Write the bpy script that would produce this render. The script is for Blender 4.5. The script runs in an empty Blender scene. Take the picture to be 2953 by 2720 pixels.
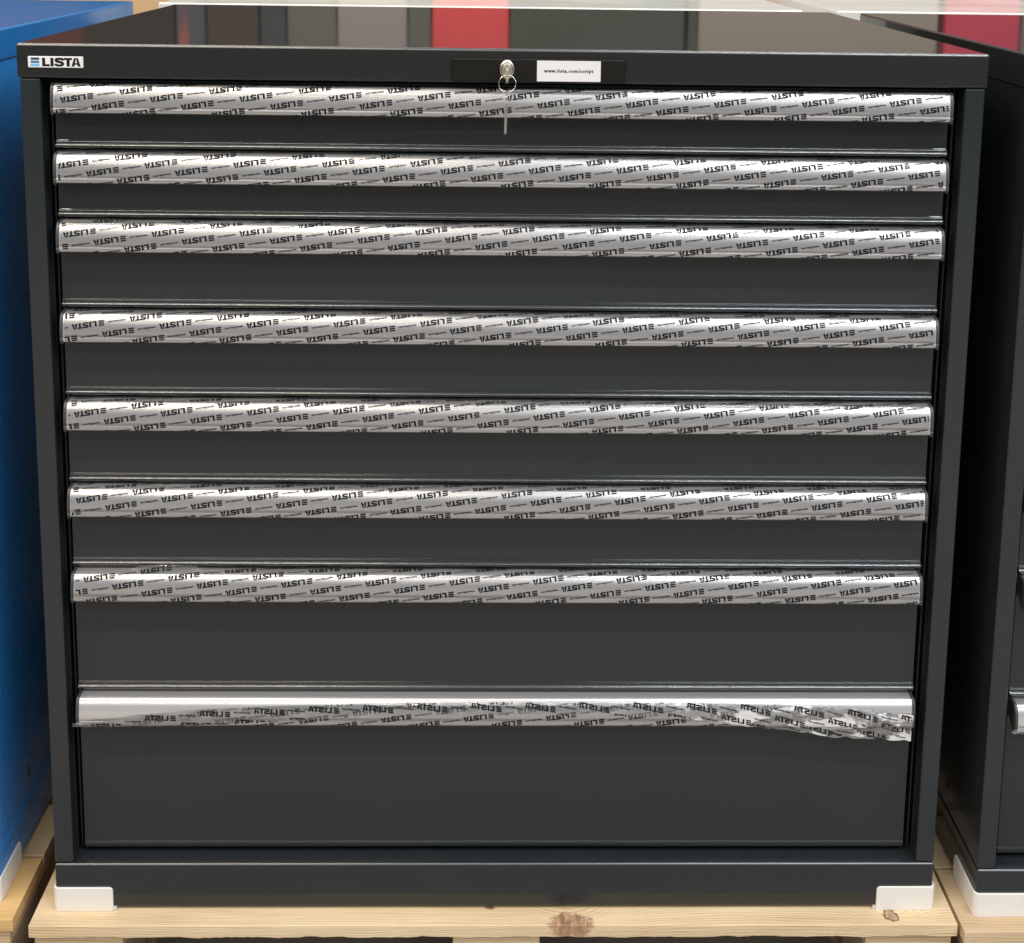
import bpy, bmesh, math, random
import numpy as np
from mathutils import Matrix, Vector

scene = bpy.context.scene
C = scene.collection
R = math.radians

# ------------------------------------------------------------------ camera
cam_d = bpy.data.cameras.new('camera')
cam = bpy.data.objects.new('camera', cam_d); C.objects.link(cam)
_pi, _ya, _ro = 0.1632, -0.022, 0.0137
def _view_matrix(pi, ya, ro):
    R0 = np.array([[1, 0, 0], [0, 0, -1], [0, 1, 0]], float)
    cp, sp = math.cos(pi), math.sin(pi); Rx = np.array([[1, 0, 0], [0, cp, -sp], [0, sp, cp]])
    cy, sy = math.cos(ya), math.sin(ya); Ry = np.array([[cy, 0, sy], [0, 1, 0], [-sy, 0, cy]])
    cr, sr = math.cos(ro), math.sin(ro); Rz = np.array([[cr, -sr, 0], [sr, cr, 0], [0, 0, 1]])
    return Rz @ Rx @ Ry @ R0
_V = _view_matrix(_pi, _ya, _ro)
m = Matrix.Identity(4)
for i in range(3):
    m[i][0] = _V[0][i]; m[i][1] = -_V[1][i]; m[i][2] = -_V[2][i]
m[0][3], m[1][3], m[2][3] = -0.0102, -1.4711, 1.128
cam.matrix_world = m
cam_d.sensor_width = 36
cam_d.lens = 36 * 4045.9 / 2953
cam_d.shift_x = -40.8 / 2953
cam_d.shift_y = -908.6 / 2953
cam_d.clip_start = 0.05
cam_d.clip_end = 100
scene.camera = cam

# ------------------------------------------------------------------ light
world = bpy.data.worlds.new('World'); scene.world = world
world.use_nodes = True
bg = world.node_tree.nodes['Background']
bg.inputs[0].default_value = (0.93, 0.97, 1.0, 1)
bg.inputs[1].default_value = 0.30
scene.view_settings.view_transform = 'Standard'
scene.view_settings.look = 'None'
scene.view_settings.exposure = -0.04
scene.view_settings.gamma = 1.0

def strip(y, z, sx, sy, power, col, x=0.0):          # one row of ceiling tubes, or an added side fill
    l = bpy.data.lights.new('tube_or_side_fill', 'AREA'); l.shape = 'RECTANGLE'
    l.size = sx; l.size_y = sy; l.energy = power; l.color = col
    o = bpy.data.objects.new('tube_or_side_fill', l); C.objects.link(o)
    o.location = (x, y, z)
WARM = (1.0, 0.90, 0.76); COOL = (0.93, 0.97, 1.0)
strip(-1.3, 3.3, 2.6, .16, 72, COOL, 1.7)
strip(-1.3, 3.3, 2.6, .16, 64, WARM, -1.7)
strip(-2.9, 3.3, 2.6, .16, 54, COOL, 1.8)
strip(-2.9, 3.3, 2.6, .16, 50, WARM, -1.6)
strip(-4.8, 3.3, 2.6, .16, 30, COOL, 1.9)
strip(-4.8, 3.3, 2.6, .16, 27, WARM, -1.5)
strip(-7.5, 3.3, 6.0, .16, 62, (1, .95, .88), .4)
strip(0.9, 3.3, 2.6, .16, 44, COOL, 1.6)
strip(0.9, 3.3, 2.6, .16, 44, WARM, -1.8)
strip(-1.8, 3.3, 3.0, .16, 85, COOL, 5.2)  # added unseen side fill, lifts the dark jambs
strip(-1.8, 3.3, 3.0, .16, 80, WARM, -5.2)  # added unseen side fill, lifts the other jambs
strip(2.9, 3.3, 6.0, .16, 55, (1, .97, .93), 0)

# ------------------------------------------------------------------ materials
def newmat(name):
    mt = bpy.data.materials.new(name); mt.use_nodes = True
    nt = mt.node_tree
    return mt, nt, nt.nodes['Principled BSDF']
class NT:
    def __init__(s, nt): s.nt = nt
    def n(s, kind, **kw):
        nd = s.nt.nodes.new(kind)
        for k, v in kw.items(): setattr(nd, k, v)
        return nd
    def put(s, sock, v):
        if hasattr(v, 'links') or hasattr(v, 'is_output'): s.nt.links.new(v, sock)
        else: sock.default_value = v
    def m(s, op, a, b=0.0, c=0.0):
        nd = s.n('ShaderNodeMath', operation=op)
        s.put(nd.inputs[0], a); s.put(nd.inputs[1], b); s.put(nd.inputs[2], c)
        return nd.outputs[0]
    def ramp(s, fac, stops):
        nd = s.n('ShaderNodeValToRGB'); s.put(nd.inputs[0], fac)
        e = nd.color_ramp.elements
        while len(e) < len(stops): e.new(0.5)
        for el, (p, c) in zip(e, stops): el.position = p; el.color = (*c, 1)
        return nd.outputs[0]
    def mix(s, fac, a, b, blend='MIX'):
        nd = s.n('ShaderNodeMix', data_type='RGBA', blend_type=blend)
        s.put(nd.inputs[0], fac); s.put(nd.inputs[6], a if hasattr(a, 'links') else (*a, 1)); s.put(nd.inputs[7], b if hasattr(b, 'links') else (*b, 1))
        return nd.outputs[2]
    def noise(s, vec, scale, detail=2, rough=.5):
        nd = s.n('ShaderNodeTexNoise'); s.put(nd.inputs['Vector'], vec)
        nd.inputs['Scale'].default_value = scale; nd.inputs['Detail'].default_value = detail; nd.inputs['Roughness'].default_value = rough
        return nd.outputs['Fac']

def paint(name, col, rough=.2, dust=False, peel=.03, ior=1.5, wear=.18):
    mt, nt, b = newmat(name); N = NT(nt)
    tc = N.n('ShaderNodeTexCoord').outputs['Object']
    n1 = N.noise(tc, 9, 4)
    c = N.mix(N.m('MULTIPLY', n1, .5), tuple(v * 1.14 for v in col), tuple(v * .84 for v in col))
    if dust:
        mp = N.n('ShaderNodeMapping'); mp.inputs['Scale'].default_value = (1, 1.6, 1); nt.links.new(tc, mp.inputs[0])
        vo = N.n('ShaderNodeTexVoronoi'); vo.inputs['Scale'].default_value = 75; nt.links.new(mp.outputs[0], vo.inputs['Vector'])
        sp = N.m('LESS_THAN', vo.outputs['Distance'], .045)
        big = N.m('GREATER_THAN', N.noise(tc, 60, 0), .55)
        up = N.n('ShaderNodeSeparateXYZ'); nt.links.new(N.n('ShaderNodeNewGeometry').outputs['Normal'], up.inputs[0])
        lies = N.m('GREATER_THAN', up.outputs[2], .9)            # dust only settles on level faces
        c = N.mix(N.m('MULTIPLY', N.m('MULTIPLY', N.m('MULTIPLY', sp, big), .55), lies), c, (.55, .52, .47))
        b.inputs['Specular IOR Level'].default_value = .5
        smear = N.noise(tc, 5, 6, .6)
        nt.links.new(N.m('ADD', N.m('MULTIPLY', smear, .07), rough - .03), b.inputs['Roughness'])
    else:
        smear = N.noise(tc, 7, 5, .6)
        nt.links.new(N.m('ADD', N.m('MULTIPLY', smear, wear), rough - wear * .45), b.inputs['Roughness'])
    nt.links.new(c, b.inputs['Base Color'])
    b.inputs['IOR'].default_value = ior
    bp = N.n('ShaderNodeBump'); bp.inputs['Strength'].default_value = peel * .2; bp.inputs['Distance'].default_value = .0006
    nt.links.new(N.noise(tc, 420, 1), bp.inputs['Height'])
    bp2 = N.n('ShaderNodeBump'); bp2.inputs['Strength'].default_value = .05; bp2.inputs['Distance'].default_value = .002
    nt.links.new(N.noise(tc, 7, 1), bp2.inputs['Height']); nt.links.new(bp.outputs[0], bp2.inputs['Normal'])
    nt.links.new(bp2.outputs[0], b.inputs['Normal'])
    return mt
def plain(name, col, rough=.5, metal=0.0, spec=.5, bump=0.0, scale=200):
    mt, nt, b = newmat(name); N = NT(nt)
    tc = N.n('ShaderNodeTexCoord').outputs['Object']
    n1 = N.noise(tc, 14, 4)
    nt.links.new(N.mix(n1, tuple(v * 1.06 for v in col), tuple(v * .94 for v in col)), b.inputs['Base Color'])
    b.inputs['Roughness'].default_value = rough; b.inputs['Metallic'].default_value = metal
    b.inputs['Specular IOR Level'].default_value = spec
    if bump:
        bp = N.n('ShaderNodeBump'); bp.inputs['Strength'].default_value = bump; bp.inputs['Distance'].default_value = .001
        nt.links.new(N.noise(tc, scale, 3), bp.inputs['Height']); nt.links.new(bp.outputs[0], b.inputs['Normal'])
    return mt

M = {}
M['dark'] = paint('anthracite_paint', (.0185, .0225, .0255), .13)
M['dark_top'] = paint('anthracite_top_paint', (.018, .019, .019), .10, dust=True)
M['blue'] = paint('blue_paint', (.022, .22, .60), .27, wear=.04)
M['blue_top'] = paint('blue_top_paint', (.018, .17, .46), .14, dust=True)
M['white'] = paint('white_paint', (.72, .71, .66), .25)
M['white_top'] = paint('white_top_paint', (.72, .71, .66), .12)
M['black'] = plain('black_plastic', (.012, .011, .010), .35)
M['lip'] = plain('lip_highlight_paint', (.020, .023, .025), .20, spec=.6)  # cabinet paint with raised IOR to boost lamp highlights on the lip
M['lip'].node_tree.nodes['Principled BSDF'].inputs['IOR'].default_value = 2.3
M['edge'] = plain('edge_highlight_paint', (.020, .022, .024), .28, spec=.8)  # cabinet paint with raised IOR, brightens the highlight along the folds
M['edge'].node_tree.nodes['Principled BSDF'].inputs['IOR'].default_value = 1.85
M['cap'] = plain('grey_end_cap', (.045, .048, .052), .4)
M['plate'] = plain('black_lock_plate', (.006, .005, .004), .42, spec=.3, bump=.1, scale=900)
M['steel'] = plain('galvanised_edge', (.050, .055, .062), .4, .3)
M['nickel'] = plain('nickel', (.78, .74, .66), .18, 1.0)
M['nickel_matt'] = plain('brushed_nickel', (.62, .57, .48), .33, 1.0)
M['plastic'] = plain('white_plastic', (.80, .785, .76), .35)
M['paper'] = plain('label_paper', (.74, .72, .73), .5)
M['badge'] = plain('badge_white', (.76, .76, .76), .3)
M['ink'] = plain('black_ink', (.008, .008, .011), .45, spec=.25)
M['navy'] = plain('badge_navy', (.02, .045, .13), .3)
M['midblue'] = plain('badge_mid_blue', (.05, .17, .42), .3)
M['lightblue'] = plain('badge_light_blue', (.16, .47, .80), .3)
M['concrete'] = plain('concrete', (.30, .275, .255), .55, bump=.3, scale=60)

def mat_alu():
    mt, nt, b = newmat('satin_aluminium'); N = NT(nt)
    tc = N.n('ShaderNodeTexCoord').outputs['Object']
    mp = N.n('ShaderNodeMapping'); mp.inputs['Scale'].default_value = (3, 900, 900); nt.links.new(tc, mp.inputs[0])
    nz = N.noise(mp.outputs[0], 1, 3)
    nt.links.new(N.mix(nz, (.72, .71, .72), (.70, .69, .70)), b.inputs['Base Color'])
    b.inputs['Metallic'].default_value = .70; b.inputs['Roughness'].default_value = .29
    bp = N.n('ShaderNodeBump'); bp.inputs['Strength'].default_value = .02; bp.inputs['Distance'].default_value = .0003
    nt.links.new(nz, bp.inputs['Height']); nt.links.new(bp.outputs[0], b.inputs['Normal'])
    return mt
M['alu'] = mat_alu()

def mat_film(name, white, gloss, bump):
    mt, nt, b = newmat(name); N = NT(nt)
    nt.nodes.remove(b); out = nt.nodes['Material Output']
    tc = N.n('ShaderNodeTexCoord').outputs['Object']
    mp = N.n('ShaderNodeMapping'); mp.inputs['Scale'].default_value = (6, 70, 70); mp.inputs['Rotation'].default_value = (0, .05, 0)
    nt.links.new(tc, mp.inputs[0])
    bp = N.n('ShaderNodeBump'); bp.inputs['Strength'].default_value = bump; bp.inputs['Distance'].default_value = .0012
    nt.links.new(N.noise(mp.outputs[0], 1, 3, .55), bp.inputs['Height'])
    tr = N.n('ShaderNodeBsdfTransparent'); tr.inputs[0].default_value = (.97, .97, .97, 1)
    gl = N.n('ShaderNodeBsdfGlossy'); gl.inputs['Roughness'].default_value = .14
    nt.links.new(bp.outputs[0], gl.inputs['Normal'])
    df = N.n('ShaderNodeBsdfDiffuse'); df.inputs[0].default_value = (.86, .86, .87, 1)
    fr = N.n('ShaderNodeFresnel'); fr.inputs[0].default_value = 1.5; nt.links.new(bp.outputs[0], fr.inputs['Normal'])
    m1 = N.n('ShaderNodeMixShader'); m1.inputs[0].default_value = white
    if name == 'crumpled_film':           # creased patches have gone milky
        mp3 = N.n('ShaderNodeMapping'); mp3.inputs['Scale'].default_value = (26, 60, 60); mp3.inputs['Rotation'].default_value = (0, .5, 0); nt.links.new(tc, mp3.inputs[0])
        mr = N.n('ShaderNodeMapRange'); nt.links.new(N.noise(mp3.outputs[0], 1, 3, .6), mr.inputs['Value'])
        mr.inputs['From Min'].default_value = .50; mr.inputs['From Max'].default_value = .56; mr.inputs['To Min'].default_value = .14; mr.inputs['To Max'].default_value = .80
        sxx = N.n('ShaderNodeSeparateXYZ'); nt.links.new(tc, sxx.inputs[0])
        mx = N.n('ShaderNodeMapRange'); nt.links.new(sxx.outputs[0], mx.inputs['Value'])
        mx.inputs['From Min'].default_value = .12; mx.inputs['From Max'].default_value = .26; mx.inputs['To Min'].default_value = .15; mx.inputs['To Max'].default_value = 1.0
        nt.links.new(N.m('MULTIPLY', mr.outputs[0], mx.outputs[0]), m1.inputs[0])
    nt.links.new(tr.outputs[0], m1.inputs[1]); nt.links.new(df.outputs[0], m1.inputs[2])
    m2 = N.n('ShaderNodeMixShader')
    nt.links.new(N.m('ADD', N.m('MULTIPLY', fr.outputs[0], 1.0), gloss), m2.inputs[0])
    nt.links.new(m1.outputs[0], m2.inputs[1]); nt.links.new(gl.outputs[0], m2.inputs[2])
    nt.links.new(m2.outputs[0], out.inputs[0])
    return mt
M['film'] = mat_film('clear_film', .09, .05, .03)
M['crumple'] = mat_film('crumpled_film', .20, .16, .10)

def mat_wood(name, pale, deep, knots=(), warp=()):
    mt, nt, b = newmat(name); N = NT(nt)
    tcn = N.n('ShaderNodeTexCoord').outputs['Object']
    sx = N.n('ShaderNodeSeparateXYZ'); nt.links.new(tcn, sx.inputs[0])
    oi = N.n('ShaderNodeObjectInfo').outputs['Random']
    X = N.m('ADD', sx.outputs[0], N.m('MULTIPLY', oi, 13.0 if not knots else 0.0))
    Yc = N.m('ADD', sx.outputs[1], N.m('SUBTRACT', sx.outputs[2], .144))
    cb = N.n('ShaderNodeCombineXYZ'); nt.links.new(X, cb.inputs[0]); nt.links.new(Yc, cb.inputs[1]); nt.links.new(oi, cb.inputs[2])
    def mapped(sc):
        mp = N.n('ShaderNodeMapping'); mp.inputs['Scale'].default_value = sc; nt.links.new(cb.outputs[0], mp.inputs[0]); return mp.outputs[0]
    broad = N.noise(mapped((2.2, 14, 1)), 1, 3)
    field = N.m('ADD', N.m('MULTIPLY', Yc, 260.0), N.m('MULTIPLY', broad, 7.0))
    def gauss(cx, cy, wx, wy):
        dx = N.m('DIVIDE', N.m('SUBTRACT', X, cx), wx); dy = N.m('DIVIDE', N.m('SUBTRACT', Yc, cy), wy)
        r2 = N.m('ADD', N.m('MULTIPLY', dx, dx), N.m('MULTIPLY', dy, dy))
        return r2, N.m('EXPONENT', N.m('MULTIPLY', r2, -1.0))
    for (cx, cy, wx, wy, A) in warp:
        _, g = gauss(cx, cy, wx, wy)
        field = N.m('ADD', field, N.m('MULTIPLY', g, A))
    rings = N.m('FRACT', field)
    rings = N.m('POWER', rings, 2.2)
    fine = N.noise(mapped((14, 700, 1)), 1, 4, .6)
    blot = N.noise(mapped((5, 30, 1)), 1, 3)
    f = N.m('ADD', N.m('MULTIPLY', rings, .50), N.m('MULTIPLY', fine, .70))
    f = N.m('SUBTRACT', f, .12)
    f = N.m('ADD', f, N.m('MULTIPLY', N.m('SUBTRACT', blot, .5), .9))
    col = N.ramp(f, [(.12, pale), (.62, tuple((p + d) / 2 for p, d in zip(pale, deep))), (1.0, deep)])
    for (cx, cy, wx, wy, kc, rim) in knots:
        r2, g = gauss(cx, cy, wx, wy)
        wob = N.noise(tcn, 95, 4, .62)
        rr = N.m('ADD', r2, N.m('MULTIPLY', N.m('SUBTRACT', wob, .5), 3.0))
        mr = N.n('ShaderNodeMapRange'); mr.interpolation_type = 'SMOOTHSTEP'
        N.put(mr.inputs['Value'], rr); mr.inputs['From Min'].default_value = 1.5; mr.inputs['From Max'].default_value = .7
        kn = N.ramp(N.noise(mapped((260, 60, 1)), 1, 4, .65), [(.38, tuple(c * .45 for c in kc)), (.62, kc)])
        kcol = kn
        col = N.mix(mr.outputs[0], col, kcol)
        if rim:
            band = N.m('LESS_THAN', N.m('ABSOLUTE', N.m('SUBTRACT', rr, 1.0)), .22)
            col = N.mix(N.m('MULTIPLY', band, .85), col, (.10, .055, .03))
    nt.links.new(col, b.inputs['Base Color'])
    b.inputs['Roughness'].default_value = .68; b.inputs['Specular IOR Level'].default_value = .3
    bp = N.n('ShaderNodeBump'); bp.inputs['Strength'].default_value = .5; bp.inputs['Distance'].default_value = .0012
    nt.links.new(N.m('ADD', fine, N.m('MULTIPLY', N.noise(tcn, 90, 4), .8)), bp.inputs['Height']); nt.links.new(bp.outputs[0], b.inputs['Normal'])
    return mt
PALE, DEEP = (.84, .67, .44), (.42, .26, .12)
M['wood'] = mat_wood('pine_board', (.70, .53, .34), (.36, .23, .12))
M['wood_yellow'] = mat_wood('yellow_pine_board', (.74, .49, .22), (.50, .29, .10))
M['wood_front'] = mat_wood('knotted_pine_board', PALE, DEEP,
    knots=[(.086, .001, .023, .018, (.54, .33, .20), False), (.4590, .0150, .0088, .0095, (.58, .40, .26), True), (-.0079, .0290, .006, .0028, (.34, .20, .09), False)],
    warp=[(-.22, .048, .26, .040, 9.0), (.086, .004, .060, .036, 8.0), (.459, .015, .035, .026, 5.0), (-.008, .029, .02, .012, 2.0)])
M['block'] = mat_wood('chip_block', (.42, .33, .24), (.26, .19, .12))
M['cardboard'] = plain('cardboard', (.66, .45, .25), .8)

# ------------------------------------------------------------------ mesh helpers
def link(o, parent=None):
    C.objects.link(o)
    if parent is not None: o.parent = parent
    return o
def thing(name, label, cat, loc=(0, 0, 0), rz=0.0, group=None):
    o = bpy.data.objects.new(name, None); C.objects.link(o)
    o.empty_display_size = .05
    o.location = loc; o.rotation_euler = (0, 0, rz); o['label'] = label; o['category'] = cat
    if group: o['group'] = group
    return o
def obj(name, verts, faces, mats, parent=None, mi=None, smooth=None, sharp=35):
    me = bpy.data.meshes.new(name)
    me.from_pydata([tuple(map(float, v)) for v in verts], [], [tuple(f) for f in faces])
    for mm in (mats if isinstance(mats, (list, tuple)) else [mats]): me.materials.append(mm)
    if mi is not None: me.polygons.foreach_set('material_index', mi)
    if smooth:
        me.polygons.foreach_set('use_smooth', [True] * len(me.polygons))
        me.set_sharp_from_angle(angle=R(sharp))
    me.update()
    return link(bpy.data.objects.new(name, me), parent)
def boxes(name, bl, mat, parent=None, bevel=.0008, seg=2, jag=0.0):
    bm = bmesh.new()
    for (x0, x1, y0, y1, z0, z1) in bl:
        r = bmesh.ops.create_cube(bm, size=1.0)
        for v in r['verts']:
            v.co = Vector((x0 + (v.co.x + .5) * (x1 - x0), y0 + (v.co.y + .5) * (y1 - y0), z0 + (v.co.z + .5) * (z1 - z0)))
    if bevel:
        bmesh.ops.bevel(bm, geom=bm.edges[:], offset=bevel, segments=seg, profile=.5, affect='EDGES')
    me = bpy.data.meshes.new(name); bm.to_mesh(me); bm.free()
    me.materials.append(mat)
    return link(bpy.data.objects.new(name, me), parent)
def soften(o):
    for p in o.data.polygons: p.use_smooth = True
    md = o.modifiers.new('weighted_normal', 'WEIGHTED_NORMAL'); md.mode = 'FACE_AREA'; md.weight = 100
def extrude_x(name, prof, x0, x1, mat, parent=None, smooth=True, sharp=30):
    """closed (y,z) outline swept along x; long runs get a support point near each end so flat faces stay flat"""
    q = []
    for a, b in zip(prof, prof[1:] + prof[:1]):
        q.append(a); L_ = math.hypot(b[0] - a[0], b[1] - a[1])
        if L_ > .006:
            for t in (.0003 / L_, 1 - .0003 / L_): q.append((a[0] + (b[0] - a[0]) * t, a[1] + (b[1] - a[1]) * t))
    prof = q
    n = len(prof)
    V = [(x0, y, z) for y, z in prof] + [(x1, y, z) for y, z in prof]
    F = [(i, (i + 1) % n, n + (i + 1) % n, n + i) for i in range(n)] + [tuple(range(n))[::-1], tuple(range(n, 2 * n))]
    o = obj(name, V, F, mat, parent, smooth=smooth, sharp=sharp)
    bm = bmesh.new(); bm.from_mesh(o.data); bmesh.ops.recalc_face_normals(bm, faces=bm.faces); bm.to_mesh(o.data); bm.free()
    return o
def arc(cx, cz, r, a0, a1, n):
    return [(cx + r * math.cos(R(a0 + (a1 - a0) * i / n)), cz + r * math.sin(R(a0 + (a1 - a0) * i / n))) for i in range(n + 1)]
def round_plate(name, x0, x1, z0, z1, y0, y1, r, mat, parent=None, bev=.0006):
    """rounded rectangle in the xz plane, front face at y0, back at y1"""
    out = []
    for (cx, cz, a) in ((x1 - r, z1 - r, 0), (x0 + r, z1 - r, 90), (x0 + r, z0 + r, 180), (x1 - r, z0 + r, 270)):
        out += arc(cx, cz, r, a, a + 90, 5)
    n = len(out); mx, mz = (x0 + x1) / 2, (z0 + z1) / 2
    def ins(p, d):
        sx, sz = (x1 - x0 - 2 * d) / (x1 - x0), (z1 - z0 - 2 * d) / (z1 - z0)
        return (mx + (p[0] - mx) * sx, mz + (p[1] - mz) * sz)
    V = [(x, y1, z) for x, z in out] + [(x, y0 + bev, z) for x, z in out] + [(ins(p, bev * .4)[0], y0 + bev * .3, ins(p, bev * .4)[1]) for p in out] + [(ins(p, bev)[0], y0, ins(p, bev)[1]) for p in out]
    F = []
    for k in range(3):
        F += [(k * n + i, k * n + (i + 1) % n, (k + 1) * n + (i + 1) % n, (k + 1) * n + i) for i in range(n)]
    F.append(tuple(range(3 * n, 4 * n)))
    return obj(name, V, F, mat, parent)

# ------------------------------------------------------------------ lettering
def grid_quad(p0, p1, p2, p3, nx, ny):
    """p0 p1 along the bottom, p3 p2 along the top"""
    P = []
    p0, p1, p2, p3 = map(np.array, (p0, p1, p2, p3))
    for j in range(ny + 1):
        for i in range(nx + 1):
            s, t = i / nx, j / ny
            P.append((1 - t) * ((1 - s) * p0 + s * p1) + t * ((1 - s) * p3 + s * p2))
    F = [(j * (nx + 1) + i, j * (nx + 1) + i + 1, (j + 1) * (nx + 1) + i + 1, (j + 1) * (nx + 1) + i) for j in range(ny) for i in range(nx)]
    return P, F
def rect(x0, x1, y0, y1, nx=1, ny=1, slant=0.0):
    return grid_quad((x0 + slant, y0), (x1, y0), (x1, y1), (x0 + slant, y1), nx, ny)
def stroke(pts, w, n=5):
    P = np.array(pts, float); out = []
    Q = np.vstack([2 * P[0] - P[1], P, 2 * P[-1] - P[-2]])
    for i in range(1, len(Q) - 2):
        for k in range(n):
            t = k / n; a, b, c, d = Q[i - 1], Q[i], Q[i + 1], Q[i + 2]
            out.append(.5 * ((2 * b) + (-a + c) * t + (2 * a - 5 * b + 4 * c - d) * t * t + (-a + 3 * b - 3 * c + d) * t ** 3))
    out.append(P[-1]); out = np.array(out)
    T = np.gradient(out, axis=0); T /= np.linalg.norm(T, axis=1, keepdims=True)
    Nn = np.stack([-T[:, 1], T[:, 0]], 1)
    w = np.interp(np.linspace(0, 1, len(out)), np.linspace(0, 1, len(w)), w)[:, None]
    V = list(out + Nn * w / 2) + list(out - Nn * w / 2); m_ = len(out)
    return V, [(i, m_ + i, m_ + i + 1, i + 1) for i in range(m_ - 1)]
def logo_pieces():
    """list of (verts, faces, colour key) in cap-height units, total width 5.83"""
    L = []
    for k, key in enumerate(('lightblue', 'midblue', 'navy')):
        y = k * .372
        L.append((*rect(0, 1.02, y, y + .262, 5, 1, .03 * k), key))
    ox = 1.36
    L.append((*rect(ox, ox + .35, 0, 1, 1, 4), 'ink')); L.append((*rect(ox + .352, ox + .88, 0, .245, 3, 1), 'ink'))
    ox = 2.33
    L.append((*rect(ox, ox + .35, 0, 1, 1, 4), 'ink'))
    ox = 2.80
    S = [(1.0, .70), (.88, .845), (.55, .895), (.22, .85), (.15, .71), (.28, .60), (.55, .525), (.85, .43), (.95, .29), (.83, .15), (.52, .105), (.20, .15), (.07, .31)]
    v, f = stroke([(x * 1.03 + ox, y) for x, y in S], [.30, .28, .25, .27, .30, .30, .30, .30, .30, .27, .25, .28, .30], 2)
    L.append((v, f, 'ink'))
    ox = 3.90
    L.append((*rect(ox, ox + .96, .76, 1, 4, 1), 'ink')); L.append((*rect(ox + .30, ox + .66, 0, .758, 1, 3), 'ink'))
    ox = 4.76
    L.append((*grid_quad((ox, 0), (ox + .34, 0), (ox + .555, 1), (ox + .33, 1), 1, 4), 'ink'))
    L.append((*grid_quad((ox + .73, 0), (ox + 1.07, 0), (ox + .77, 1), (ox + .557, 1), 1, 4), 'ink'))
    L.append((*rect(ox + .36, ox + .72, .22, .40, 2, 1), 'ink'))
    return L
LOGO = logo_pieces(); LOGO_W = 5.83
def text_mesh(body, size, bold=0.0, spacing=1.0):
    cu = bpy.data.curves.new('txt', 'FONT'); cu.body = body; cu.size = size; cu.offset = bold
    cu.resolution_u = 1; cu.align_x = 'CENTER'; cu.align_y = 'CENTER'; cu.space_character = spacing
    o = bpy.data.objects.new('txt', cu); C.objects.link(o)
    dg = bpy.context.evaluated_depsgraph_get(); me = o.evaluated_get(dg).to_mesh()
    V = np.array([v.co[:2] for v in me.vertices]); F = [tuple(p.vertices) for p in me.polygons]
    o.evaluated_get(dg).to_mesh_clear(); bpy.data.objects.remove(o); bpy.data.curves.remove(cu)
    return V, F
URL_V, URL_F = text_mesh('www.lista.com', .0031, .00012)
URL_V = URL_V * (.0195 / (URL_V[:, 0].max() - URL_V[:, 0].min()))

# ------------------------------------------------------------------ handle profile
# (outward o, height z) measured from the drawer front plane and the handle's top edge
FRONT = [(0, 0), (.004, 0), (.008, -.0001), (.0118, -.0003)] + arc(.0118, -.0048, .0045, 85, 32, 5) + \
        [(.0157, -.0029), (.0165, -.0036), (.0182, -.0070), (.0195, -.0110), (.0204, -.0155), (.0208, -.0200), (.0209, -.0243),
         (.0203, -.0250), (.0203, -.0256), (.0209, -.0263), (.0208, -.0292), (.0203, -.0303)]
BACK = [(.0188, -.0305), (.0178, -.0295), (.0172, -.018), (.0150, -.0075), (.0115, -.0040), (.004, -.0035), (0, -.0035)]
_outer = [p for p in FRONT if p not in ((.0203, -.0250), (.0203, -.0256))] + [(.0200, -.0309), (.0190, -.0312)]
_fp = np.array(_outer); _seg = np.r_[0, np.cumsum(np.linalg.norm(np.diff(_fp, axis=0), axis=1))]
VEND = float(_seg[-1])
_t = np.gradient(_fp, axis=0); _t /= np.linalg.norm(_t, axis=1, keepdims=True); _nrm = np.stack([-_t[:, 1], _t[:, 0]], 1)
def v_at_depth(dz):                       # arc length on the outer face at a drop dz under the top edge
    return float(np.interp(dz, -_fp[3:, 1], _seg[3:]))

class Surf:
    """the film's surface over one handle: (x, arc length) -> point, with long folds near the top bend"""
    def __init__(s, seed, folds=3, amp=.0011):
        r = np.random.RandomState(seed)
        s.f = [(r.uniform(.004, .021), [(r.uniform(.0008, .0030), r.uniform(2, 9), r.uniform(0, 6.3)) for _ in range(3)],
                r.uniform(.5, 1) * amp, r.uniform(.0011, .0024), r.uniform(1.5, 5), r.uniform(0, 6.3), r.uniform(-.008, .008)) for _ in range(folds)]
        s.w = [(r.uniform(20, 90), r.uniform(100, 380), r.uniform(0, 6.3)) for _ in range(6)]
    lift = False
    def d(s, x, v):
        e = np.zeros_like(x)
        if s.lift:                       # loose corner standing up above the handle
            q = np.clip((.016 - v) / .012, 0, 1)
            return .0058 * np.exp(-((x + .372) / .038) ** 2) * q * q + .0004 * np.sin(60 * x + 300 * v) * q + .0003 * q
        for v0, ws, a, wd, k, ph, sl in s.f:
            c = v0 + sl * x * 2 + sum(A * np.sin(K * x + P) for A, K, P in ws)
            mk = np.clip(np.sin(k * x + ph) * 1.6 + .35, 0, 1)
            e = e + a * mk * np.exp(-((v - c) / wd) ** 2)
        for K, Q, P in s.w:
            e = e + .00003 * np.sin(K * x + Q * v + P)
        top = np.clip((.024 - v) / .010, .12, 1)
        return e * top
    def __call__(s, x, v, extra=0.0):
        vv = np.minimum(v, VEND)
        o = np.interp(vv, _seg, _fp[:, 0]); z = np.interp(vv, _seg, _fp[:, 1])
        n0 = np.interp(vv, _seg, _nrm[:, 0]); n1 = np.interp(vv, _seg, _nrm[:, 1])
        h = .00030 + s.d(x, v) + extra
        hang = np.maximum(v - VEND, 0)
        return np.stack([x, -(o + n0 * h), z + n1 * h - hang], 1)      # y is minus outward

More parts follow.
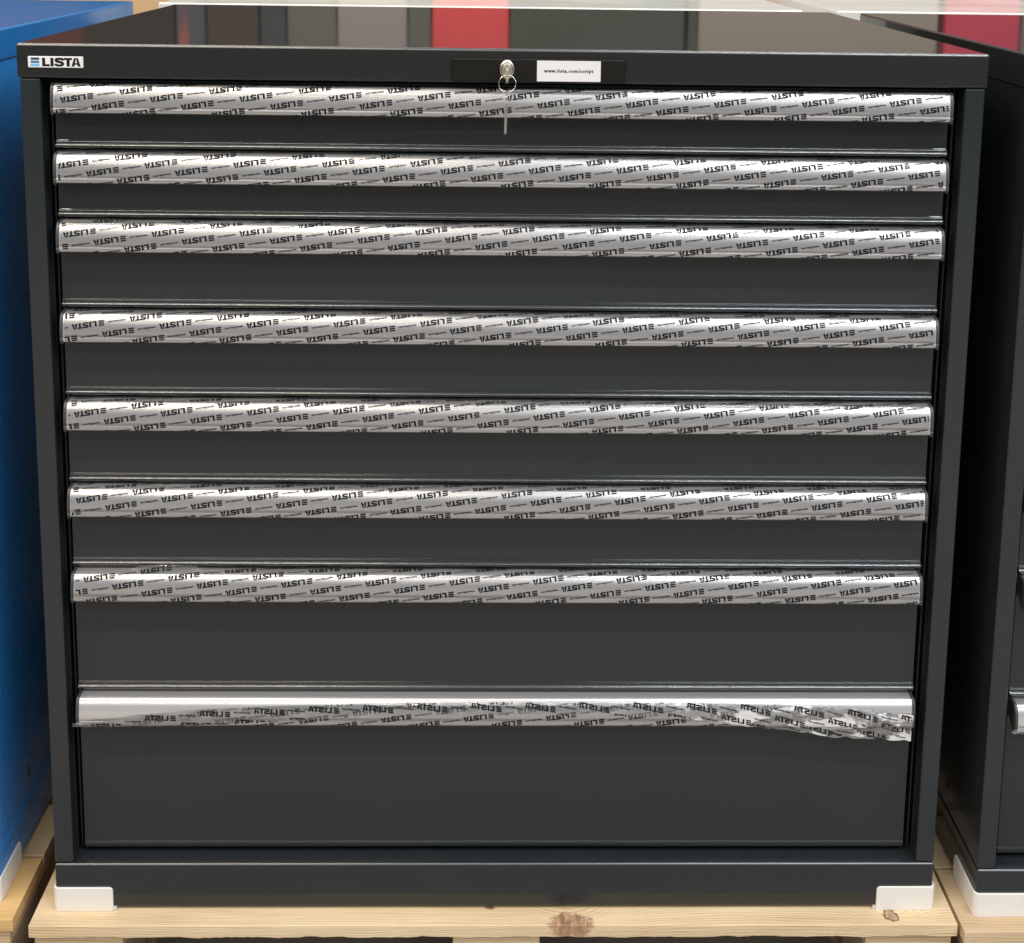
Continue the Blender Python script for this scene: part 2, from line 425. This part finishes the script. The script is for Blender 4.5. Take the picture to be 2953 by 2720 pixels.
HX0, HX1 = -.4755, .4735                 # handle ends
def add_print(acc, surf, keep, cx, cv, theta, url=False, h=.0060, extra=.00012):
    c, sn = math.cos(theta), math.sin(theta)
    src = [(URL_V, URL_F)] if url else [(np.array(v), f) for v, f, _ in LOGO]
    for V, F in src:
        if url: a, b = V[:, 0], V[:, 1]
        else: a, b = (V[:, 0] - LOGO_W / 2) * h, (V[:, 1] - .5) * h
        u = cx + (-c * a + sn * b); w = -cv + (-sn * a - c * b)
        v = -w
        if not keep(u, v).all():
            ok = keep(u, v)
            F = [f for f in F if all(ok[i] for i in f)]
            if not F: continue
        base = len(acc[0]); P = surf(u, v, extra)
        acc[0].extend(P.tolist()); acc[1].extend([tuple(base + i for i in f) for f in F])

AX, AV = .0615, -.0092                    # lattice steps (x, arc length down)
BX, BV = .0323, .0078
TH = R(8.5)
def film_sheet(surf, nx, nv, vb, x0, x1, vend=None):
    xs = np.linspace(x0, x1, nx)
    G = []
    for x in xs:
        a = vb(x); e = vend(x) if vend else VEND
        G.append(np.stack([np.full(nv, x), np.linspace(a, e, nv)], 1))
    G = np.concatenate(G)
    F = [(i * nv + j, i * nv + j + 1, (i + 1) * nv + j + 1, (i + 1) * nv + j) for i in range(nx - 1) for j in range(nv - 1)]
    return G, F
def make_film(k, cx, dz, parent_name_prefix=None):
    surf = Surf(100 + k, folds=2 if k == 8 else 3, amp=.0003 if k == 8 else (.0007, .0012, .0011, .0006, .0008, .0007, .0009)[k - 1])
    surf.lift = k == 7
    xs8 = [-.48, -.45, -.42, -.36, -.3, -.2, -.1, 0, .2, .28, .35, .40, .44, .475]
    vb8 = [.0425, .0405, .0345, .0275, .0238, .0205, .0185, .0175, .0175, .019, .021, .024, .028, .031]
    if k == 8: vb = lambda x: float(np.interp(x, xs8, vb8))
    elif k == 7: vb = lambda x: float(np.interp(x, [-.47, -.425, -.40, .47], [.0125, .0125, .0, .0]))
    else: vb = lambda x: 0.0006 + .0006 * math.sin(11 * x + k)
    nx = 300; nv = 60
    G, F = film_sheet(surf, nx, nv, vb, HX0 + .001, HX1 - .001)
    P = surf(G[:, 0], G[:, 1])
    acc = [P.tolist(), list(F)]; nf = len(F)
    def keep(u, v):
        b_ = np.array([vb(t) for t in u]) if k in (7, 8) else np.full(len(u), .001)
        return (u > HX0 + .0015) & (u < HX1 - .0015) & (v > b_ + .0002) & (v < VEND)
    cv = v_at_depth(dz)
    for i in range(-18, 36):
        for j in range(-22, 22):
            X = cx + i * AX + j * BX; Vv = cv + i * AV + j * BV
            if HX0 - .03 < X < HX1 + .03 and -.006 < Vv < VEND + .006: add_print(acc, surf, keep, X, Vv, TH)
            X += AX / 2; Vv += AV / 2
            if HX0 - .03 < X < HX1 + .03 and -.004 < Vv < VEND + .004: add_print(acc, surf, keep, X, Vv, TH, url=True, extra=.0001)
    return acc, nf
def make_fold():
    """the peeled strip of the lowest handle: folded down over itself, hanging free at the right end"""
    surf = Surf(555, folds=3, amp=.0006)
    xs = [-.482, -.45, -.42, -.36, -.3, -.2, -.1, 0, .2, .28, .35, .40, .44, .474]
    va = [.0420, .0402, .0342, .0272, .0235, .0203, .0183, .0173, .0173, .0188, .0208, .0238, .0278, .0308]
    ve = [.0450, .0460, .0462, .0458, .0440, .0370, .0320, .0320, .0345, .0440, .0540, .0590, .0605, .0630]
    r = np.random.RandomState(9)
    ws = [(r.uniform(30, 120) * r.choice([-1, 1]), r.uniform(60, 300), r.uniform(0, 6.3), r.uniform(.3, 1)) for _ in range(14)]
    def crumple(x, v):
        a = np.interp(x, [-.48, -.44, -.38, .18, .26, .33, .474], [.0022, .0012, .0003, .0004, .0010, .0018, .0020])
        e = sum(A * np.sin(K * x + Q * v + P_) for K, Q, P_, A in ws)
        return a * np.minimum(np.abs(e) / 2.6, 1.3)
    jit = lambda x: .0006 * math.sin(70 * x) + .0002 * math.sin(310 * x + 1)
    s2 = lambda x, v, extra=0.0: surf(x, v, crumple(x, v) + extra)
    G, F = film_sheet(surf, 560, 44, lambda x: float(np.interp(x, xs, va)), -.482, .474, lambda x: float(np.interp(x, xs, ve)) + jit(x))
    P = s2(G[:, 0], G[:, 1], .0005); acc = [P.tolist(), list(F)]; nf = len(F)
    def keep(u, v):
        return (u > -.481) & (u < .4735) & (v > np.interp(u, xs, va) + .0002) & (v < np.interp(u, xs, ve) - .0003)
    class W:
        def __call__(s, x, v, extra=0.0): return s2(x, v, .0005 + extra)
    w = W()
    for x0 in np.arange(-.445, .48, .0615):
        for off, dv in ((0, .0), (.034, -.0095), (-.022, .012), (.012, .022), (.040, .030)):
            for u_ in (False, True):
                X = x0 + off + (.0307 if u_ else 0)
                slope = np.interp(X, [-.4, 0, .4], [-.02, -.14, -.28])
                a0 = float(np.interp(X, xs, va)); a1 = float(np.interp(X, xs, ve))
                Vv = a0 + .0062 + dv
                # print seen from the back: mirrored, upright, running the other way
                src = [(URL_V, URL_F)] if u_ else [(np.array(v_), f_) for v_, f_, _ in LOGO]
                for V_, F_ in src:
                    if u_: a, b = V_[:, 0], V_[:, 1]
                    else: a, b = (V_[:, 0] - LOGO_W / 2) * .0060, (V_[:, 1] - .5) * .0060
                    u = X - a; v = Vv - b - slope * (u - X)
                    ok = keep(u, v); FF = [f for f in F_ if all(ok[i] for i in f)]
                    if not FF: continue
                    base = len(acc[0]); acc[0].extend(w(u, v, .00014).tolist()); acc[1].extend([tuple(base + i for i in f) for f in FF])
    return acc, nf
def mesh_from(name, acc, nf, mats, flat=False):
    me = bpy.data.meshes.new(name); me.from_pydata(acc[0], [], acc[1])
    for mm in mats: me.materials.append(mm)
    mi = np.zeros(len(acc[1]), int); mi[nf:] = 1
    me.polygons.foreach_set('material_index', mi)
    me.polygons.foreach_set('use_smooth', np.ones(len(acc[1]), bool)); me.update()
    return me

# ------------------------------------------------------------------ cabinet
W2 = .5115; DEPTH = .725; H = 1.0; COVER = .0364; BASE = .0543
YD = .0225                                     # drawer front plane behind the posts
DX0, DX1 = -.4802, .4782                       # drawer front edges
HEIGHTS = [.075, .075, .10, .10, .10, .10, .15, .20]
LOGOS = {1: (-.4509, .9428), 2: (-.4590, .8720), 3: (-.4538, .7975), 4: (-.4483, .6961), 5: (-.4498, .5971), 6: (-.4518, .4978), 7: (-.4154, .3964), 8: (-.2430, .2425)}
Z8 = .0616
tops = []; z = Z8 + sum(HEIGHTS)
for h in HEIGHTS: tops.append(z); z -= h

def lip_profile(h):
    """drawer front cross-section: flat sheet, stepped rounded lip along the bottom; y outward negative"""
    p = [(0, h), (0, .0086)] + [(-.0003, .0081), (-.0006, .0079)]
    p += [(-.0008 - .0012 * math.sin(R(a)), .0066 + .0012 * math.cos(R(a))) for a in (0, 15, 30, 45, 60, 75, 90)]
    p += [(-.0020, .0050), (-.0021, .0047), (-.0023, .0046)]
    p += [(-.0024 - .0017 * math.sin(R(a)), .0028 + .0017 * math.cos(R(a))) for a in (0, 15, 30, 45, 60, 75, 90)]
    p += [(-.0041, .0012), (-.0037, .0004), (-.0030, 0), (.018, 0), (.018, h)]
    if h > .19: p = [(0, h), (0, .0076), (-.0003, .0070), (-.0009, .0062), (-.0012, .0054), (-.0012, .0012), (-.0009, .0003), (-.0004, 0), (.018, 0), (.018, h)]
    return p
def handle_profile():
    return [(-o, zz) for o, zz in FRONT + BACK]
def cap_profile():
    pts = [(o * 1.0, zz) for o, zz in FRONT if o > 0] + [(.0188, -.0322), (.012, -.030), (.006, -.024), (0, -.018)]
    c = np.array([.009, -.015]); out = [(0, .0012)]
    for p in pts:
        d = np.array(p) - c; L_ = np.linalg.norm(d); q = c + d * (1 + .0011 / L_); out.append((max(q[0], 0), q[1]))
    return [(-a, b) for a, b in out]

shared = {}
def drawer(root, i, paintmat, key, with_film=True):
    zt = tops[i]; h = HEIGHTS[i]; zb = zt - h
    kk = (key, h)
    if kk not in shared:
        d = extrude_x('drawer', lip_profile(h - .0022), DX0, DX1, paintmat)
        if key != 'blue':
            d.data.materials.append(M['lip'])  # boosted highlight goes on the up-facing lip faces only
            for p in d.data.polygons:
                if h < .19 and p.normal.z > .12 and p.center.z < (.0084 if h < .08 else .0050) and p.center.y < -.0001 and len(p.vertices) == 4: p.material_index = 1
        shared[kk] = d.data
    else: d = link(bpy.data.objects.new('drawer', shared[kk]))
    d.parent = root; d.location = (0, YD, zb)
    zr = h - .0040                          # handle top above the drawer's bottom edge
    if 'handle' not in shared:
        hd = extrude_x('handle', handle_profile(), HX0, HX1, M['alu'], sharp=50); shared['handle'] = hd.data
        ca = extrude_x('end_cap', cap_profile(), -.0015, .0015, M['cap'], sharp=40); shared['cap'] = ca.data
    else:
        hd = link(bpy.data.objects.new('handle', shared['handle'])); ca = link(bpy.data.objects.new('end_cap', shared['cap']))
    cb = link(bpy.data.objects.new('end_cap', shared['cap']))
    hd.parent = d; hd.location = (0, 0, zr)
    ca.parent = d; ca.location = (HX0 - .0016, 0, zr); cb.parent = d; cb.location = (HX1 + .0016, 0, zr)
    if with_film:
        fk = ('film', i)
        if fk not in shared:
            cx, cz = LOGOS[i + 1]
            acc, nf = make_film(i + 1, cx, (zt - .0040) - cz)
            shared[fk] = mesh_from('protective_film', acc, nf, [M['film'], M['ink']])
        f = link(bpy.data.objects.new('protective_film', shared[fk])); f.parent = d; f.location = (0, 0, zr)
        if i == 7:
            f['label'] = 'printed clear film half peeled off the lowest handle'
            if 'fold' not in shared:
                acc, nf = make_fold(); shared['fold'] = mesh_from('folded_film', acc, nf, [M['crumple'], M['ink']])
            g = link(bpy.data.objects.new('folded_film', shared['fold'])); g.parent = d; g.location = (0, 0, zr)
            g['label'] = 'crumpled film folded over and hanging below the right end'
    return d

def cabinet(name, label, loc, rz, key, drawers=True, film=True, group=None):
    pm, tm = M[key], M[key + '_top']
    root = thing(name, label, 'drawer cabinet', loc, rz, group)
    cov = W2 - .0 ; bod = W2 - .0018
    # top cover: shallow tray with rounded front edge
    tc_ = boxes('top_cover', [(-cov, cov, 0, DEPTH, H - COVER, H)], tm, root, .0028, 5)
    # front face of the cover wears the same paint but is kept a separate sheet for its own finish
    ba_ = boxes('base', [(-bod, bod, .0008, DEPTH - .002, 0, BASE)], pm, root, .0022, 4)
    soften(tc_); soften(ba_)
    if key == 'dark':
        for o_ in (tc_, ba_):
            o_.data.materials.append(M['edge'])  # boosted highlight for the front bevels, no different paint
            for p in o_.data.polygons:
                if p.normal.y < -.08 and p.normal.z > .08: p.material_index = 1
    zt = H - COVER - .0004
    for s in (-1, 1):
        a = s * .4885; b = s * bod
        xx = sorted((a, b))
        soften(boxes('post', [(xx[0], xx[1], .0020, .0260, BASE + .0006, zt)], pm, root, .0022, 4))
        xs = sorted((s * (bod - .0012), s * (bod - .018)))
        boxes('side_panel', [(xs[0], xs[1], .0262, DEPTH - .003, BASE + .0006, zt)], pm, root, .0006, 1)
        # slotted runner strip beside the drawers: one light edge in the dark gap
        xs = sorted((s * .4868, s * .4852))
        boxes('runner_strip', [(xs[0], xs[1], .030, .050, BASE + .002, zt - .002)], M['steel'], root, .0002, 1)
        for (hy, hz) in ((.121, .9324), (.121, .0845)):
            n = 14; x_ = s * (bod - .0010)
            V = [(x_, hy + .0045 * math.cos(t * 2 * math.pi / n), hz + .0075 * math.sin(t * 2 * math.pi / n)) for t in range(n)]
            V2 = [(x_ - s * .004, y_, z_) for _, y_, z_ in V]
            F = [tuple(range(n))] + [(t, (t + 1) % n, n + (t + 1) % n, n + t) for t in range(n)]
            obj('dark_hole_disc', V + V2, F, M['black'], root)  # black disc stands in for the shade inside an open hole
    boxes('back_panel', [(-.490, .490, DEPTH - .012, DEPTH - .004, BASE + .0006, zt)], pm, root, .0005, 1)
    boxes('dark_backing', [(-.4832, .4832, .075, .080, BASE + .001, zt - .001)], M['black'], root, 0)  # added black sheet, keeps the gaps round the drawers dark
    if drawers:
        for i in range(8): drawer(root, i, pm, key, film)
    else:
        boxes('front_panel', [(-.486, .486, .02, .03, BASE + .001, zt - .001)], pm, root, .001, 2)
    return root

main = cabinet('drawer_cabinet', 'dark grey eight-drawer steel cabinet in the middle with a key in its lock', (0, 0, 0), 0, 'dark', group='drawer cabinets on pallets')

# badge
bd = round_plate('badge', -.4992, -.4418, .9746, .9866, -.0012, .0005, .0012, M['badge'], main)
hL = .0089
for vv, ff, key in LOGO:
    V = [(-.4963 + x * hL, -.00135, .9762 + y * hL) for x, y in vv]
    o = obj('logo_mark', V, ff, M[key], bd)
# lock plate, label, cylinder
lp = round_plate('lock_plate', -.0573, .1250, .9643, .9900, -.0036, .0005, .0016, M['plate'], main, .0013)
boxes('label_card', [(.0322, .0992, -.0042, -.0030, .9664, .9882)], M['paper'], lp, .0002, 1)
tv, tf = text_mesh('www.lista.com/script', .0042, .00016, 1.2)
tv = tv * (.0520 / (tv[:, 0].max() - tv[:, 0].min()))
obj('lettering', [(.0655 + a, -.00435, .9775 + b) for a, b in tv], tf, M['ink'], lp)
def lathe_y(name, prof, cx, cz, mat, parent, n=28, sz=1.0):
    V = []; F = []
    for (r_, y_) in prof:
        V += [(cx + r_ * math.cos(2 * math.pi * t / n), y_, cz + sz * r_ * math.sin(2 * math.pi * t / n)) for t in range(n)]
    for k in range(len(prof) - 1):
        F += [(k * n + t, k * n + (t + 1) % n, (k + 1) * n + (t + 1) % n, (k + 1) * n + t) for t in range(n)]
    F.append(tuple(range((len(prof) - 1) * n, len(prof) * n)))
    return obj(name, V, F, mat, parent, smooth=True, sharp=40)
LCX, LCZ = .0008, .9790
lathe_y('lock_cylinder', [(.0078, -.003), (.0078, -.0048), (.0072, -.0056), (.0062, -.0060), (.0060, -.012), (.0055, -.0132), (.0042, -.0138)], LCX, LCZ - .0003, M['nickel_matt'], main, sz=1.3)

# ------------------------------------------------------------------ keys
keys = thing('key_set', 'nickel key in the cabinet lock with a second key hanging from its ring', 'keys', (LCX, -.0136, LCZ))
def key_mesh(name, bow_r, parent, place):
    """flat key 1.9 mm thick, outline in a plane, toothed blade"""
    out = []
    for t in range(0, 19):
        a = R(-250 + t * (320 / 18)) ; out.append((bow_r * math.cos(a), bow_r * .85 * math.sin(a)))
    # blade pointing to -y of the outline, with teeth on one side
    bl = .0235
    pts = [(.0034, -bow_r * .72), (.0034, -bow_r - .002)]
    y0 = -bow_r - .002
    for t in range(7):
        pts += [(.0034, y0 - bl * (t + .1) / 7), (.0022 - .0006 * (t % 2), y0 - bl * (t + .5) / 7)]
    pts += [(.0024, y0 - bl), (0, y0 - bl - .0018), (-.0030, y0 - bl + .001), (-.0032, y0), (-.0032, -bow_r * .72)]
    circ = [(bow_r * math.cos(R(a)), bow_r * .85 * math.sin(R(a))) for a in range(-112, -429, -16)]
    poly = pts + circ
    n = len(poly); th = .0013
    V = [place(a, b, -th) for a, b in poly] + [place(a, b, th) for a, b in poly]
    F = [tuple(range(n)), tuple(range(n, 2 * n))[::-1]] + [(i, n + i, n + (i + 1) % n, (i + 1) % n) for i in range(n)]
    o = obj(name, V, F, M['nickel'], parent)
    bm = bmesh.new(); bm.from_mesh(o.data); bmesh.ops.recalc_face_normals(bm, faces=bm.faces)
    bmesh.ops.triangulate(bm, faces=[f for f in bm.faces if len(f.verts) > 4]); bm.to_mesh(o.data); bm.free()
    return o
# key in the lock: edge-on, blade going into the cylinder (+y), bow towards the viewer and sagging
key_mesh('key', .0105, keys, lambda a, b, t: (t, -.0118 - b, a - .002))
# split ring: hangs through the bow
def torus(name, cx, cy, cz, Rr, r_, parent, turns=1.9, tilt=.15):
    V = []; F = []; n = 90; m_ = 8
    for i in range(n + 1):
        a = 2 * math.pi * turns * i / n + 1.2; off = (i / n - .5) * r_ * 2.2
        for j in range(m_):
            b = 2 * math.pi * j / m_
            rr = Rr + r_ * math.cos(b)
            x = rr * math.cos(a); z_ = rr * math.sin(a); y = off + r_ * .8 * math.sin(b)
            V.append((cx + x, cy + y + z_ * tilt, cz + z_))
    for i in range(n):
        F += [(i * m_ + j, i * m_ + (j + 1) % m_, (i + 1) * m_ + (j + 1) % m_, (i + 1) * m_ + j) for j in range(m_)]
    return obj(name, V, F, M['nickel'], parent, smooth=True, sharp=60)
torus('split_ring', .0002, -.0165, -.0125, .0088, .00042, keys, 1.9, .12)
key_mesh('key', .0100, keys, lambda a, b, t: (t - .0003 + b * .030, a - .0175, b - .0275))

# neighbours
right_cab = cabinet('drawer_cabinet', 'dark grey steel cabinet at the right edge standing beside the middle one', (1.0667, -.0120, 0), 0, 'dark', group='drawer cabinets on pallets')
blue_cab = cabinet('drawer_cabinet', 'bright blue steel cabinet at the left edge', (-1.0880, .0085, .0035), 0, 'blue', group='drawer cabinets on pallets')
white_a = cabinet('drawer_cabinet', 'white steel cabinet behind the middle dark one', (-.0340, .764, 0), 0, 'white', group='drawer cabinets on pallets')
white_b = cabinet('drawer_cabinet', 'white steel cabinet behind the right dark one', (1.0430, .764, 0), 0, 'white', group='drawer cabinets on pallets')

# ------------------------------------------------------------------ corner protectors
def protector(label, x, y, z, sx, ly=.066):
    """L-shaped white plastic guard; the cabinet corner is at (x, y), sx = -1 for a left corner"""
    t = .0030; hgt = .0295; L_ = .068; r = .004
    root = None
    # path round the corner in plan, outer and inner
    def path(off):
        p = [(sx * -1 * (L_ - .002), -off)]
        rr = r + off - .0; n = 6
        cx_, cy_ = sx * (-r), r
        for i in range(n + 1):
            a = math.pi / 2 * i / n
            p.append((cx_ + sx * (rr) * math.sin(a), cy_ - rr * math.cos(a)))
        p.append((sx * off, ly))
        return p
    outp, inp = path(t), path(.0003)
    nP = len(outp)
    def top(i, k):                        # rounded upper corners at both free ends
        return hgt
    V = []; F = []
    cols = []
    # resample with extra columns near the free ends for rounded top corners
    def resample(p):
        q = [np.array(p[0])]
        a, b = np.array(p[0]), np.array(p[1]); L0 = np.linalg.norm(b - a)
        for s_ in (.0008, .002, .004): q.append(a + (b - a) * s_ / L0)
        q += [np.array(v) for v in p[1:-1]]
        a, b = np.array(p[-1]), np.array(p[-2]); L1 = np.linalg.norm(b - a)
        for s_ in (.004, .002, .0008): q.append(a + (b - a) * s_ / L1)
        q.append(np.array(p[-1])); return q
    O, I = resample(outp), resample(inp); n = len(O)
    drop = [.0040, .0018, .0006, 0] + [0] * (n - 8) + [0, .0006, .0018, .0040]
    # inner rim is a hair lower so the top edge reads rounded
    for q, dz_, inset in ((O, 0, 0), (O, 0, 1), (I, 0, 1), (I, 0, 0)):
        pass
    for k in range(n):
        zt = hgt - drop[k]
        o_, i_ = O[k], I[k]; mid = o_ * .8 + i_ * .2; mid2 = o_ * .25 + i_ * .75
        for (pt, zz) in ((o_, 0), (o_, zt - .0008), (mid, zt), (mid2, zt), (i_, zt - .0006), (i_, .004)):
            V.append((pt[0], pt[1], zz))
    for k in range(n - 1):
        for j in range(5): F.append((k * 6 + j, (k + 1) * 6 + j, (k + 1) * 6 + j + 1, k * 6 + j + 1))
    F.append(tuple(range(6))); F.append(tuple(range((n - 1) * 6, n * 6)))
    # foot plate under the cabinet
    b0 = len(V)
    xa, xb = sorted((sx * -.0005, sx * -(L_ + .001)))
    V += [(a, b, c) for a in (xa, xb) for b in (-.0012, ly) for c in (.0002, .0038)]
    F += [tuple(b0 + i for i in f) for f in ((0, 1, 3, 2), (4, 6, 7, 5), (0, 4, 5, 1), (2, 3, 7, 6), (1, 5, 7, 3), (0, 2, 6, 4))]
    o = obj('corner_protector', V, F, M['plastic'])
    bm = bmesh.new(); bm.from_mesh(o.data); bmesh.ops.recalc_face_normals(bm, faces=bm.faces); bm.to_mesh(o.data); bm.free()
    o.location = (x, y, z - .0039)
    o['label'] = label; o['category'] = 'corner protector'; o['group'] = 'white plastic corner protectors under the cabinets'
    return o
bod = W2 - .0018
protector('white plastic corner guard under the left front corner of the middle cabinet', -bod, .0008, 0, -1, .045)
protector('white plastic corner guard under the right front corner of the middle cabinet', bod, .0008, 0, 1, .045)
protector('white plastic corner guard under the left front corner of the right dark cabinet', 1.0667 - bod, -.0112, 0, -1, .070)
protector('white plastic corner guard under the right front corner of the blue cabinet', -1.0880 + bod, .0093, .0035, 1, .070)

# ------------------------------------------------------------------ pallets
def ragged_board(name, x0, x1, y0, y1, z0, z1, mat, parent, seed, jag=.0009):
    r = np.random.RandomState(seed); n = int((x1 - x0) / .006); xs = np.linspace(x0, x1, n)
    nz = np.convolve(r.uniform(-1, 1, n + 6), np.ones(3) / 3, 'same')[3:-3] * jag * 1.6
    nz2 = np.convolve(r.uniform(-1, 1, n + 30), np.ones(25) / 25, 'same')[15:-15][:n] * .004
    nz2 = np.resize(nz2, n)
    V = []; F = []; e = .0010
    for x, a, b in zip(xs, nz, nz2):
        ring = [(y0 + b * .3, z0 + a * (1 if jag > .0005 else .3)), (y0 + b * .3 - .0003, z0 + .004), (y0 + b * .3, z1 - e), (y0 + b * .3 + e, z1), (y1 - e, z1), (y1, z1 - e), (y1, z0)]
        V += [(x, y, z_) for y, z_ in ring]
    m_ = 7
    for i in range(n - 1): F += [(i * m_ + j, i * m_ + (j + 1) % m_, (i + 1) * m_ + (j + 1) % m_, (i + 1) * m_ + j) for j in range(m_)]
    F += [tuple(range(m_))[::-1], tuple(range((n - 1) * m_, n * m_))]
    o = obj(name, V, F, mat, parent, smooth=True, sharp=30)
    bm = bmesh.new(); bm.from_mesh(o.data); bmesh.ops.recalc_face_normals(bm, faces=bm.faces); bm.to_mesh(o.data); bm.free()
    return o
PT = -.0042
def pallet(label, x0, x1, y0, zt, seed, front=None, wood='wood', deck=((0, .108), (.1125, .2125), (.232, .332), (.352, .452), (.472, .572), (.592, .692), (.712, .812)), depth=.812):
    root = thing('pallet', label, 'pallet', ((x0 + x1) / 2, y0, zt - .144), 0, 'wooden pallets under the cabinets')
    hw = (x1 - x0) / 2; top = .144; th = .0148
    for k, (a, b) in enumerate(deck):
        mt = M[front] if (front and k == 0) else M[wood]
        ragged_board('deck_board', -hw, hw, a, b, top - th, top, mt, root, seed + k, .0011)
    zs = top - th - .0003
    for c in (-1, 0, 1):
        cx = c * (hw - .055); 
        boxes('stringer_board', [(cx - .050, cx + .050, .004, depth - .004, zs - .020, zs)], M[wood], root, .0008, 1)
        for yb in (.003, depth / 2 - .05, depth - .103):
            boxes('block', [(cx - .049, cx + .049, yb, yb + .100, .0185, zs - .0203)], M['block'], root, .001, 1)
        boxes('bottom_board', [(cx - .050, cx + .050, .004, depth - .004, 0, .0182)], M[wood], root, .0008, 1)
    return root
FLOOR = PT - .144
pallet('pale knotty wooden pallet under the middle dark cabinet', -.5335, .5325, -.0262, PT, 10, front='wood_front')
pallet('wooden pallet at the right edge under the right dark cabinet', .5365, 1.6065, -.0385, PT, 30)
pallet('yellowish wooden pallet at the left edge under the blue cabinet', -1.620, -.5535, -.020, PT + .0035, 50, front='wood_yellow')
pallet('wooden pallet behind, under the white cabinet in the middle', -.560, .500, .790, PT, 70, depth=.812)
pallet('wooden pallet behind, under the white cabinet on the right', .520, 1.580, .790, PT, 90, depth=.812)

# ------------------------------------------------------------------ floor and what stands further back
fl = obj('floor', [(-14, -14, FLOOR), (14, -14, FLOOR), (14, 14, FLOOR), (-14, 14, FLOOR)], [(0, 1, 2, 3)], M['concrete']); fl['kind'] = 'structure'
YB = 4.0
def cupboard(label, x0, x1, col, top=2.05, doors=1, rough=.45, y=YB):
    mt = plain('cupboard_paint', col, rough)
    root = thing('tall_cupboard', label, 'cupboard', ((x0 + x1) / 2, y, FLOOR), 0, 'tall cupboards along the back')
    hw = (x1 - x0) / 2; hh = top - FLOOR
    boxes('body', [(-hw, hw, .004, .5, .06, hh)], mt, root, .002, 1)
    boxes('plinth', [(-hw + .01, hw - .01, .03, .48, 0, .0598)], M['black'], root, .001, 1)
    w = 2 * hw / doors
    for k in range(doors):
        d = boxes('door', [(-hw + k * w + .002, -hw + (k + 1) * w - .002, -.016, .003, .07, hh - .01)], mt, root, .002, 1)
        boxes('handle', [(-hw + (k + 1) * w - .045, -hw + (k + 1) * w - .030, -.030, -.0163, .85, .97)], M['black'], d, .002, 1)
    return root
far_left = cupboard('dark brown cupboard behind at the far left', -2.60, -1.255, (.030, .017, .012))
boxes('sign_panel', [(-.10, .32, -.020, -.0165, 1.40 - FLOOR, 1.62 - FLOOR)], plain('red_sign', (.50, .07, .04), .4), far_left, .001, 1)
slim = cupboard('narrow blue-grey cupboard behind', -1.250, -1.136, (.070, .080, .100))
boxes('sign_panel', [(-.046, -.008, -.020, -.0165, 1.30 - FLOOR, 1.36 - FLOOR)], plain('orange_sign', (.80, .14, .06), .4), slim, .001, 1)
cupboard('brown cupboard behind between two dark ones', -1.132, -.93, (.06, .036, .027))
cupboard('narrow near-black cupboard behind', -.926, -.826, (.045, .05, .055))
cupboard('olive grey cupboard behind', -.822, -.632, (.15, .135, .10))
cupboard('mauve grey cupboard behind', -.628, -.358, (.34, .28, .26))
cupboard('narrow dark grey cupboard behind beside the red one', -.354, -.266, (.12, .115, .10))
cupboard('bright red cupboard behind in the middle', -.262, .036, (.80, .07, .07))
cupboard('dark green-grey cupboard behind right of the red one', .040, .720, (.060, .070, .045))
cupboard('narrow green-grey cupboard behind the right half', .732, .768, (.060, .070, .045))
cupboard('taupe cupboard behind on the right', .772, 1.712, (.33, .27, .215))
cupboard('crimson cupboard behind on the right', 1.738, 2.034, (.60, .05, .09))
cupboard('beige cupboard behind at the far right', 2.040, 2.90, (.20, .17, .13), doors=2)
box = boxes('carton', [(-.30, .62, 0, .40, 0, 1.06)], M['cardboard'], None, .003, 1)
box.location = (-1.62, 3.45, FLOOR); box['label'] = 'tan cardboard carton standing behind the blue cabinet'; box['category'] = 'carton'
boxes('tape_strip', [(-.025, .025, -.0012, -.0002, .004, 1.058)], plain('tape', (.45, .30, .16), .3), box, 0)
